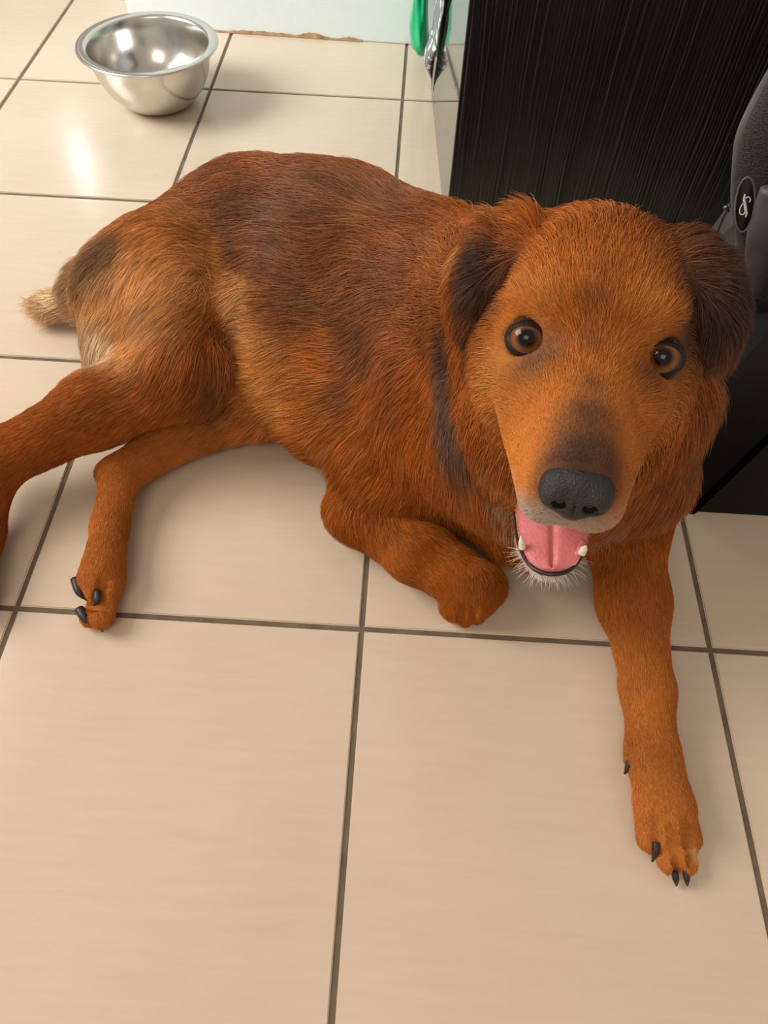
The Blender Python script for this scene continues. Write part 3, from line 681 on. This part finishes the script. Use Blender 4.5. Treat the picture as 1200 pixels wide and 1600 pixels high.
SPOTS.append((np.array([-0.1964, 0.3754, 0.2139]), 0.025, BRIGHT, 0.5, None))
SPOTS.append((np.array([-0.1156, 0.3393, 0.2458]), 0.03, GREYB, 0.4, None))
SPOTS.append((np.array([-0.0280, 0.1898, 0.1812]), 0.025, DKBR, 0.5, None))
for q in ((.012, .088, -.056), (-.012, .088, -.056), (.019, .070, -.060), (-.019, .070, -.060), (0, .090, -.052)): hs(*q, .015, GREYW, .85)
def fields(P):
    n = len(P); W = np.zeros(n); D = np.zeros((n, 3)); Cc = np.zeros((n, 3)); Ln = np.zeros(n)
    for p in PR:
        if p.get('sub'): continue
        d = sdf1(p, P); s_ = .006+.35*p['k']
        w = np.exp(-np.clip(d+.004, 0, None)/s_); w[d > .08] = 0
        dd = p['d']/np.linalg.norm(p['d'])
        W += w; D += w[:, None]*dd; Cc += w[:, None]*np.array(p['col']); Ln += w*p['ln']
    W = np.maximum(W, 1e-9); D /= W[:, None]; Cc /= W[:, None]; Ln /= W
    nz1 = .5+.25*(np.sin(P[:, 0]*61+2*np.sin(P[:, 1]*47))+np.sin(P[:, 2]*67+P[:, 1]*39+1.7*np.sin(P[:, 0]*31)))
    for c, r, colr, w, ln in SPOTS:
        q = np.linalg.norm(P-c, axis=1)/r+.25*(nz1-.5)
        a = w*np.clip(1.25-q, 0, 1)**1.2; a = np.minimum(a, 1)
        Cc = Cc*(1-a[:, None])+np.array(colr)*a[:, None]
        if ln is not None: Ln = Ln*(1-a)+ln*a
    Cc = Cc*(.86+.28*nz1)[:, None]
    return D, Cc, Ln
VD, VC, VL = fields(V)
m_skin, nt, b = mat('dog_undercoat', RUST, .85, spec=.2)
at = N(nt, 'ShaderNodeAttribute', attribute_name='coat'); hv = N(nt, 'ShaderNodeHueSaturation', Value=.75 if FUR else 1.); nt.links.new(at.outputs['Color'], hv.inputs['Color']); nt.links.new(hv.outputs[0], b.inputs['Base Color'])
body = mesh_np('body', V, Q, m_skin, dog)
ca = body.data.attributes.new('coat', 'FLOAT_COLOR', 'POINT'); ca.data.foreach_set('color', np.column_stack([VC, np.ones(len(V))]).astype(np.float32).ravel())

# ---- fur
def HyW(px, py, y): return HO+S*(HM@Hy(px, py, y))
lipP_m = [HyW(x, y, d) for x, y, d in [(803, 800, .020), (806, 830, .034), (811, 852, .047), (819, 870, .057), (830, 885, .064), (845, 894, .068), (862, 897, .069), (880, 895, .067), (895, 887, .063), (907, 873, .056), (917, 856, .047)]]
rows_m = [(846, 876, 891, .066), (832, 892, 884, .064), (822, 904, 870, .060), (815, 911, 852, .054), (811, 916, 830, .045), (808, 916, 805, .034), (808, 910, 785, .022)]
NOSE_C = np.array([0, .098, -.036]); 
if FUR:
    tri = np.vstack([Q[:, [0, 1, 2]], Q[:, [0, 2, 3]]]); A_ = V[tri]
    ar = .5*np.linalg.norm(np.cross(A_[:, 1]-A_[:, 0], A_[:, 2]-A_[:, 0]), axis=1); cen = A_.mean(1); L3 = VL[tri].mean(1)
    dens = np.clip(.020/np.clip(L3, .004, .05), .7, 2.6)
    dens[cen[:, 2] < .006] = 0
    hl = ((cen-HO)@HM)/S
    inhead = (np.abs(hl[:, 0]) < .075) & (hl[:, 1] > -.06) & (hl[:, 1] < .13) & (np.abs(hl[:, 2]) < .13); dens[inhead] *= 1.6
    NH = 560000
    cdf = np.cumsum(ar*dens); pick = np.searchsorted(cdf, rng.random(NH)*cdf[-1])
    u = rng.random(NH); v = rng.random(NH); fl_ = u+v > 1; u[fl_] = 1-u[fl_]; v[fl_] = 1-v[fl_]; t3 = tri[pick]
    bl = lambda X: X[t3[:, 0]]*(1-u-v)[:, None]+X[t3[:, 1]]*u[:, None]+X[t3[:, 2]]*v[:, None]
    Rt = bl(V); Nn = bl(VN); Nn /= np.linalg.norm(Nn, axis=1)[:, None]; Dd = bl(VD); Cl = bl(VC); Le = bl(VL[:, None])[:, 0]
    # bare places: nose, eyes, mouth, pads
    lh = ((Rt-HO)@HM)/S; keep = np.ones(NH, bool)
    q = (lh-NOSE_C)/np.array([.0168, .0145, .0118]); keep &= np.linalg.norm(q, axis=1) > 1
    for e in EYES:
        de = np.linalg.norm(Rt-e, axis=1); keep &= de > .0138
        Le = np.where(de < .030, Le*np.clip((de-.012)/.018, .25, 1), Le)
    ty = [d for *_, d in rows_m][::-1]; tc_ = np.array([Hy((l+r)/2, y, d) for l, r, y, d in rows_m])[::-1]
    zt = np.interp(lh[:, 1], ty, tc_[:, 2]); xt = np.interp(lh[:, 1], ty, tc_[:, 0])
    keep &= ~((np.abs(lh[:, 2]-zt) < .010) & (np.abs(lh[:, 0]-xt) < .019) & (lh[:, 1] > .0) & (lh[:, 1] < .070))
    Rt, Nn, Dd, Cl, Le, lh = [a[keep] for a in (Rt, Nn, Dd, Cl, Le, lh)]; n = len(Rt)
    # tangential direction with slow swirls
    sw = np.stack([np.sin(Rt[:, 1]*55+Rt[:, 2]*38), np.sin(Rt[:, 2]*49+Rt[:, 0]*43), np.sin(Rt[:, 0]*52-Rt[:, 1]*35)], 1)
    amp = np.clip(Le/.03, .1, 1)
    Dd = Dd+sw*(.20*amp)[:, None]+rng.normal(0, .12, (n, 3))
    Tg = Dd-Nn*np.sum(Dd*Nn, 1)[:, None]; Tg /= np.linalg.norm(Tg, axis=1)[:, None]+1e-9
    Le = Le*rng.uniform(.65, 1.15, n)*np.interp(Le, [.012, .028], [1, 1.22])
    lift = rng.uniform(.16, .42, n)
    NP = 5; ts = np.linspace(0, 1, NP)
    grav = np.array([0, 0, -1.])
    pts = np.zeros((n, NP, 3))
    for i, t in enumerate(ts):
        pts[:, i] = Rt+Tg*(Le*t*(1-.05*t))[:, None]+Nn*(Le*(lift*t*1.5-lift*.95*t*t))[:, None]+grav*(Le*.16*t*t*amp)[:, None]-Nn*.0008*(1-t)
    # clumps: tips drawn to the tip of a nearby leading hair
    nc_ = n//14; lead = rng.choice(n, nc_, replace=False); kd = kdtree.KDTree(nc_)
    for i, li in enumerate(lead): kd.insert(Rt[li], i)
    kd.balance(); near = np.fromiter((kd.find(r)[1] for r in Rt), int, n); tipc = pts[lead][near]
    cs = (.45*np.clip((Le-.004)/.02, 0, 1)*rng.uniform(.5, 1.1, n))
    for i, t in enumerate(ts): pts[:, i] += (tipc[:, i]-pts[:, i])*(cs*t**1.3)[:, None]*.8
    pts[..., 2] = np.maximum(pts[..., 2], .0012+.002*rng.random((n, 1)))
    cv = 1+rng.uniform(-.26, .22, n)*np.clip(Le/.016, .45, 1); lc = 1+rng.uniform(-.24, .24, nc_)[near]*np.clip((Le-.006)/.016, .3, 1); Cf = Cl*(cv*lc)[:, None]
    # some guard hairs are dark or pale
    gdk = rng.random(n) < .05; Cf[gdk] *= .55; gl = rng.random(n) < .05+.07*(Le > .022); Cf[gl] = Cf[gl]*.6+np.array([.7, .5, .3])*.4*Cf[gl].max(1)[:, None]*1.6
    # sparse pale whiskers round the chin and on the muzzle
    wr_, wd_, wl_ = [], [], []
    lp = spline(lipP_m, 60); mc = lp.mean(0)
    for _ in range(90):
        q = lp[rng.integers(12, 58)]; o = q-mc; o /= np.linalg.norm(o); wr_.append(q-HZ*.003-o*.001); wd_.append(o*1.0-HZ*.35+rng.normal(0, .28, 3)); wl_.append(rng.uniform(.004, .012))
    for _ in range(0):
        sx = rng.choice((-1, 1)); q = H(sx*rng.uniform(.018, .023), rng.uniform(.045, .075), rng.uniform(-.052, -.040)); wr_.append(q); wd_.append(HM@np.array([sx*1., .1, -.5])+rng.normal(0, .2, 3)); wl_.append(rng.uniform(.012, .026))
    wr_, wd_, wl_ = map(np.array, (wr_, wd_, wl_)); wd_ /= np.linalg.norm(wd_, axis=1)[:, None]
    wp = wr_[:, None]+wd_[:, None]*(wl_[:, None]*ts)[..., None]+grav*(.25*wl_[:, None]*ts**2)[..., None]
    pts = np.concatenate([pts, wp]); Le = np.concatenate([Le, np.full(len(wl_), -.02)]); Cf = np.concatenate([Cf, np.tile(np.array(WHITE)*.95, (len(wl_), 1))]); n = len(pts)
    hcv = bpy.data.hair_curves.new('fur'); hcv.add_curves([NP]*n)
    hcv.attributes['position'].data.foreach_set('vector', pts.reshape(-1).astype(np.float32))
    rad = hcv.attributes.get('radius') or hcv.attributes.new('radius', 'FLOAT', 'POINT')
    r0 = np.where(Le < 0, .00009, np.clip(.00013+.0035*Le, .00013, .00023))
    rad.data.foreach_set('value', (r0[:, None]*np.array([1., 1, .85, .6, .12])[None]).reshape(-1).astype(np.float32))
    hc_ = hcv.attributes.new('haircol', 'FLOAT_COLOR', 'CURVE'); hc_.data.foreach_set('color', np.column_stack([np.clip(Cf, 0, 1), np.ones(n)]).astype(np.float32).ravel())
    m_hair, nt, b = mat('dog_hair', RUST, .50, spec=.14)
    at = N(nt, 'ShaderNodeAttribute', attribute_name='haircol'); nt.links.new(at.outputs['Color'], b.inputs['Base Color'])
    hcv.materials.append(m_hair)
    fur = bpy.data.objects.new('fur', hcv); COL.objects.link(fur); fur.parent = dog; fur.matrix_parent_inverse = Matrix.Translation(-dog.location); fur['kind'] = 'stuff'
    SC.render.hair_type = 'STRIP'
    print('hairs', n)

# ---- nose leather with nostrils, from its own fine field
def small_field(name, prims, cen, half, step, m, parent, Mx=HM, smooth=2):
    ax = np.arange(-half, half, step); X, Y, Z = np.meshgrid(ax, ax, ax, indexing='ij'); P = np.stack([X, Y, Z], -1)
    Fv = np.full(X.shape, 1.)
    for c, r, k, sub in prims:
        q = P-np.array(c); rr_ = np.array(r); k0 = np.linalg.norm(q/rr_, axis=-1); k1 = np.linalg.norm(q/(rr_*rr_), axis=-1); d = k0*(k0-1)/np.maximum(k1, 1e-6)
        if sub: h = np.clip(.5-.5*(Fv+d)/k, 0, 1); Fv = Fv*(1-h)-d*h+k*h*(1-h)
        else: h = np.clip(.5+.5*(Fv-d)/k, 0, 1); Fv = Fv*(1-h)+d*h-k*h*(1-h)
    v_, q_ = surface_nets(Fv, ax, ax, ax); v_ = laplace(v_, q_, smooth)
    w = HO+S*((v_+np.array(cen))@HM.T)
    o = mesh_np(name, w, q_, m, parent)
    bm = bmesh.new(); bm.from_mesh(o.data); bmesh.ops.recalc_face_normals(bm, faces=bm.faces); bm.to_mesh(o.data); bm.free(); return o
m_nose = noise_mat('nose_leather', (.010, .0095, .011), (.020, .018, .020), 60, .42, .55, 900)
small_field('nose', [((0, -.002, .002), (.0158, .0105, .0095), .003, 0), ((-.0090, .001, -.001), (.0077, .0085, .0085), .003, 0), ((.0090, .001, -.001), (.0077, .0085, .0085), .003, 0), ((0, .001, -.006), (.008, .0075, .008), .005, 0),
    ((-.0070, .0100, -.0045), (.0034, .0080, .0029), .0015, 1), ((.0070, .0100, -.0045), (.0034, .0080, .0029), .0015, 1), ((-.0125, .0085, -.0060), (.0035, .0040, .0013), .001, 1), ((.0125, .0085, -.0060), (.0035, .0040, .0013), .001, 1), ((0, .0105, -.008), (.0007, .003, .009), .0008, 1)],
    (.0005, .0965, -.0372), .020, .0005, m_nose, dog)

# ---- eyes
m_eye, nt, b = mat('eyeball_wet', (.1, .05, .02), .12, coat=.7, spec=.0)
geo = N(nt, 'ShaderNodeTexCoord'); sep = N(nt, 'ShaderNodeSeparateXYZ'); nt.links.new(geo.outputs['Object'], sep.inputs[0])
xy = N(nt, 'ShaderNodeCombineXYZ'); nt.links.new(sep.outputs[0], xy.inputs[0]); nt.links.new(sep.outputs[1], xy.inputs[1])
ln_ = N(nt, 'ShaderNodeVectorMath', operation='LENGTH'); nt.links.new(xy.outputs[0], ln_.inputs[0])
sc_ = N(nt, 'ShaderNodeMath', operation='MULTIPLY'); nt.links.new(ln_.outputs['Value'], sc_.inputs[0]); sc_.inputs[1].default_value = 43.
ns = N(nt, 'ShaderNodeTexNoise', Scale=900.0, Detail=3); nt.links.new(geo.outputs['Object'], ns.inputs['Vector'])
ad = N(nt, 'ShaderNodeMath', operation='MULTIPLY_ADD'); nt.links.new(ns.outputs['Fac'], ad.inputs[0]); ad.inputs[1].default_value = .02; nt.links.new(sc_.outputs[0], ad.inputs[2])
nt.links.new(ramp(nt, ad.outputs[0], [(.0, (.002, .002, .003)), (.20, (.003, .002, .002)), (.25, (.07, .022, .006)), (.34, (.22, .085, .022)), (.41, (.15, .052, .014)), (.46, (.012, .006, .004)), (.55, (.07, .04, .03))]), b.inputs['Base Color'])
m_lid = noise_mat('eyelid_skin', (.010, .006, .006), (.026, .016, .016), 120, .50, .4, 700, spec=.2)
m_lid_d = mat('dark_lash_line', (.008, .005, .005), .35)[0]
for i, e in enumerate(EYES):
    gz_ = CAM+np.array([0, 0, .02])-e; gz_ /= np.linalg.norm(gz_); ux = HX-gz_*(HX@gz_); ux /= np.linalg.norm(ux); uy = np.cross(gz_, ux)
    bm = bmesh.new(); bmesh.ops.create_uvsphere(bm, u_segments=48, v_segments=32, radius=RE)
    for v_ in bm.verts:
        if v_.co.z > RE*.72: v_.co.z += (v_.co.z-RE*.72)*.22
    me = bpy.data.meshes.new('eyeball'); bm.to_mesh(me); bm.free(); o = link_mesh('eyeball', me, m_eye, dog)
    o.matrix_parent_inverse = Matrix.Identity(4)
    Mw = Matrix((( ux[0], uy[0], gz_[0], e[0]-dog.location[0]), (ux[1], uy[1], gz_[1], e[1]-dog.location[1]), (ux[2], uy[2], gz_[2], e[2]), (0, 0, 0, 1))); o.matrix_basis = Mw
    # lids: a shell around an almond opening, inner corner towards the nose and a little lower
    sx = -1 if i == 0 else 1
    axl = HM@np.array([sx*.30, 1., .12]); axl = axl/np.linalg.norm(axl)*.14+gz_*.86; axl /= np.linalg.norm(axl); lx = HX-axl*(HX@axl); lx /= np.linalg.norm(lx); ly = np.cross(axl, lx)
    if ly@HZ < 0: ly = -ly
    vs = []; fs = []; n_ = 48; rings = [(.95, .99), (1.0, 1.03), (1.07, 1.05), (1.22, 1.055), (1.48, 1.035), (1.85, .96)]
    for kf, rf in rings:
        for k in range(n_):
            a = 2*pi*k/n_; cx_ = cos(a); cy_ = sin(a)
            w = .0112; h_ = .0070 if cy_ > 0 else .0084
            X_ = w*cx_*(1.10 if cx_*sx < 0 else 1.0); Y_ = h_*np.sign(cy_)*abs(cy_)**1.15-(.0022*max(0, -cx_*sx)**2)
            ang = math.hypot(X_, Y_)/RE; ang = math.asin(min(.98, ang))*kf; ph = math.atan2(Y_, X_)
            vs.append(e+RE*rf*(axl*cos(ang)+(lx*cos(ph)+ly*sin(ph))*sin(ang)))
    for j in range(len(rings)-1):
        for k in range(n_): fs.append((j*n_+k, j*n_+(k+1) % n_, (j+1)*n_+(k+1) % n_, (j+1)*n_+k))
    lid = pydata('eyelid', vs, fs, m_lid, dog)
    lid.data.materials.append(m_lid_d)
    for p_ in lid.data.polygons:
        if p_.vertices[0] < 2*n_ and min(p_.vertices) < n_: p_.material_index = 1

# ---- mouth: tongue, lip line, teeth
m_tongue = noise_mat('wet_tongue', (.56, .135, .145), (.68, .21, .215), 50, .40, .25, 420)
m_tongue.node_tree.nodes['Principled BSDF'].inputs['Subsurface Weight'].default_value = .15; m_tongue.node_tree.nodes['Principled BSDF'].inputs['Subsurface Scale'].default_value = .003
m_lip = mat('dark_lip', (.018, .010, .010), .35)[0]; m_tooth = mat('tooth_enamel', (.80, .74, .60), .25)[0]
# rows from tip to throat: left pixel, right pixel, row pixel, head depth
rows = rows_m
NT = 24; NS = 22; vs = []; fs = []
Lr = spline([HyW(l, y, d) for l, r, y, d in rows], NT); Rr_ = spline([HyW(r, y+(6 if k < 5 else 2), d) for k, (l, r, y, d) in enumerate(rows)], NT)
for side in (1, -1):
    for i in range(NT+1):
        for j in range(NS+1):
            s_ = j/NS*2-1; p_ = Lr[i]*(1-(s_+1)/2)+Rr_[i]*((s_+1)/2)
            hh = .0032*(1-s_*s_)-.0035*math.exp(-(s_/.10)**2)*min(1, i/5)
            edge = sqrt(max(0, 1-abs(s_)**4))*min(1, .3+i/3)
            vs.append(p_+HZ*((hh if side > 0 else -.003*edge)))
M_ = (NT+1)*(NS+1)
for i in range(NT):
    for j in range(NS):
        a = i*(NS+1)+j; fs.append((a, a+1, a+NS+2, a+NS+1)); fs.append((M_+a, M_+a+NS+1, M_+a+NS+2, M_+a+1))
bd_ = [i*(NS+1) for i in range(NT, -1, -1)]+list(range(1, NS+1))+[i*(NS+1)+NS for i in range(1, NT+1)]
for a, b_ in zip(bd_, bd_[1:]): fs.append((a, b_, M_+b_, M_+a))
tongue = pydata('tongue', vs, fs, m_tongue, dog)
lipP = lipP_m
tube('lip', lipP, [.0008, .0014, .0015, .0008], m_lip, dog, 40, 10)
def tooth(px, py, y, tx, ty, r): 
    a = HyW(px, py, y); b_ = HyW(px+tx, py+ty, y+.002)
    tube('tooth', [a, (a+b_)/2+HZ*.0004, b_], [r, r*.85, r*.22], m_tooth, dog, 10, 10)
tooth(909, 864, .058, 7, -11, .0026); tooth(816, 856, .056, -2, -18, .0024)
tube('gum', [HyW(900, 868, .058), HyW(908, 858, .054), HyW(911, 846, .049)], [.002, .003, .002], m_tongue, dog, 10, 8)
# ---- claws
m_claw = mat('black_claw', (.020, .018, .018), .48)[0]
def claw(P, r): tube('claw', [Pz(*q) for q in P], [r, r*.9, r*.25], m_claw, dog, 10, 10)
claw([(1024, 1316, .019), (1025, 1330, .017), (1019, 1346, .006)], .0042)
claw([(1054, 1362, .014), (1056, 1374, .011), (1057, 1384, .004)], .0035); claw([(1072, 1360, .014), (1073, 1374, .011), (1074, 1384, .004)], .0033)
claw([(990, 1182, .030), (983, 1195, .028), (976, 1209, .018)], .0044)
m_pad = noise_mat('paw_pad', (.035, .028, .028), (.07, .055, .052), 80, .6, .5, 400)
claw([(117, 905, .030), (124, 925, .030), (137, 938, .022)], .0052); claw([(152, 925, .036), (152, 938, .036), (147, 946, .028)], .0045)
claw([(124, 952, .020), (133, 966, .020), (146, 976, .012)], .0056); claw([(156, 965, .018), (160, 976, .016), (160, 987, .008)], .0046)
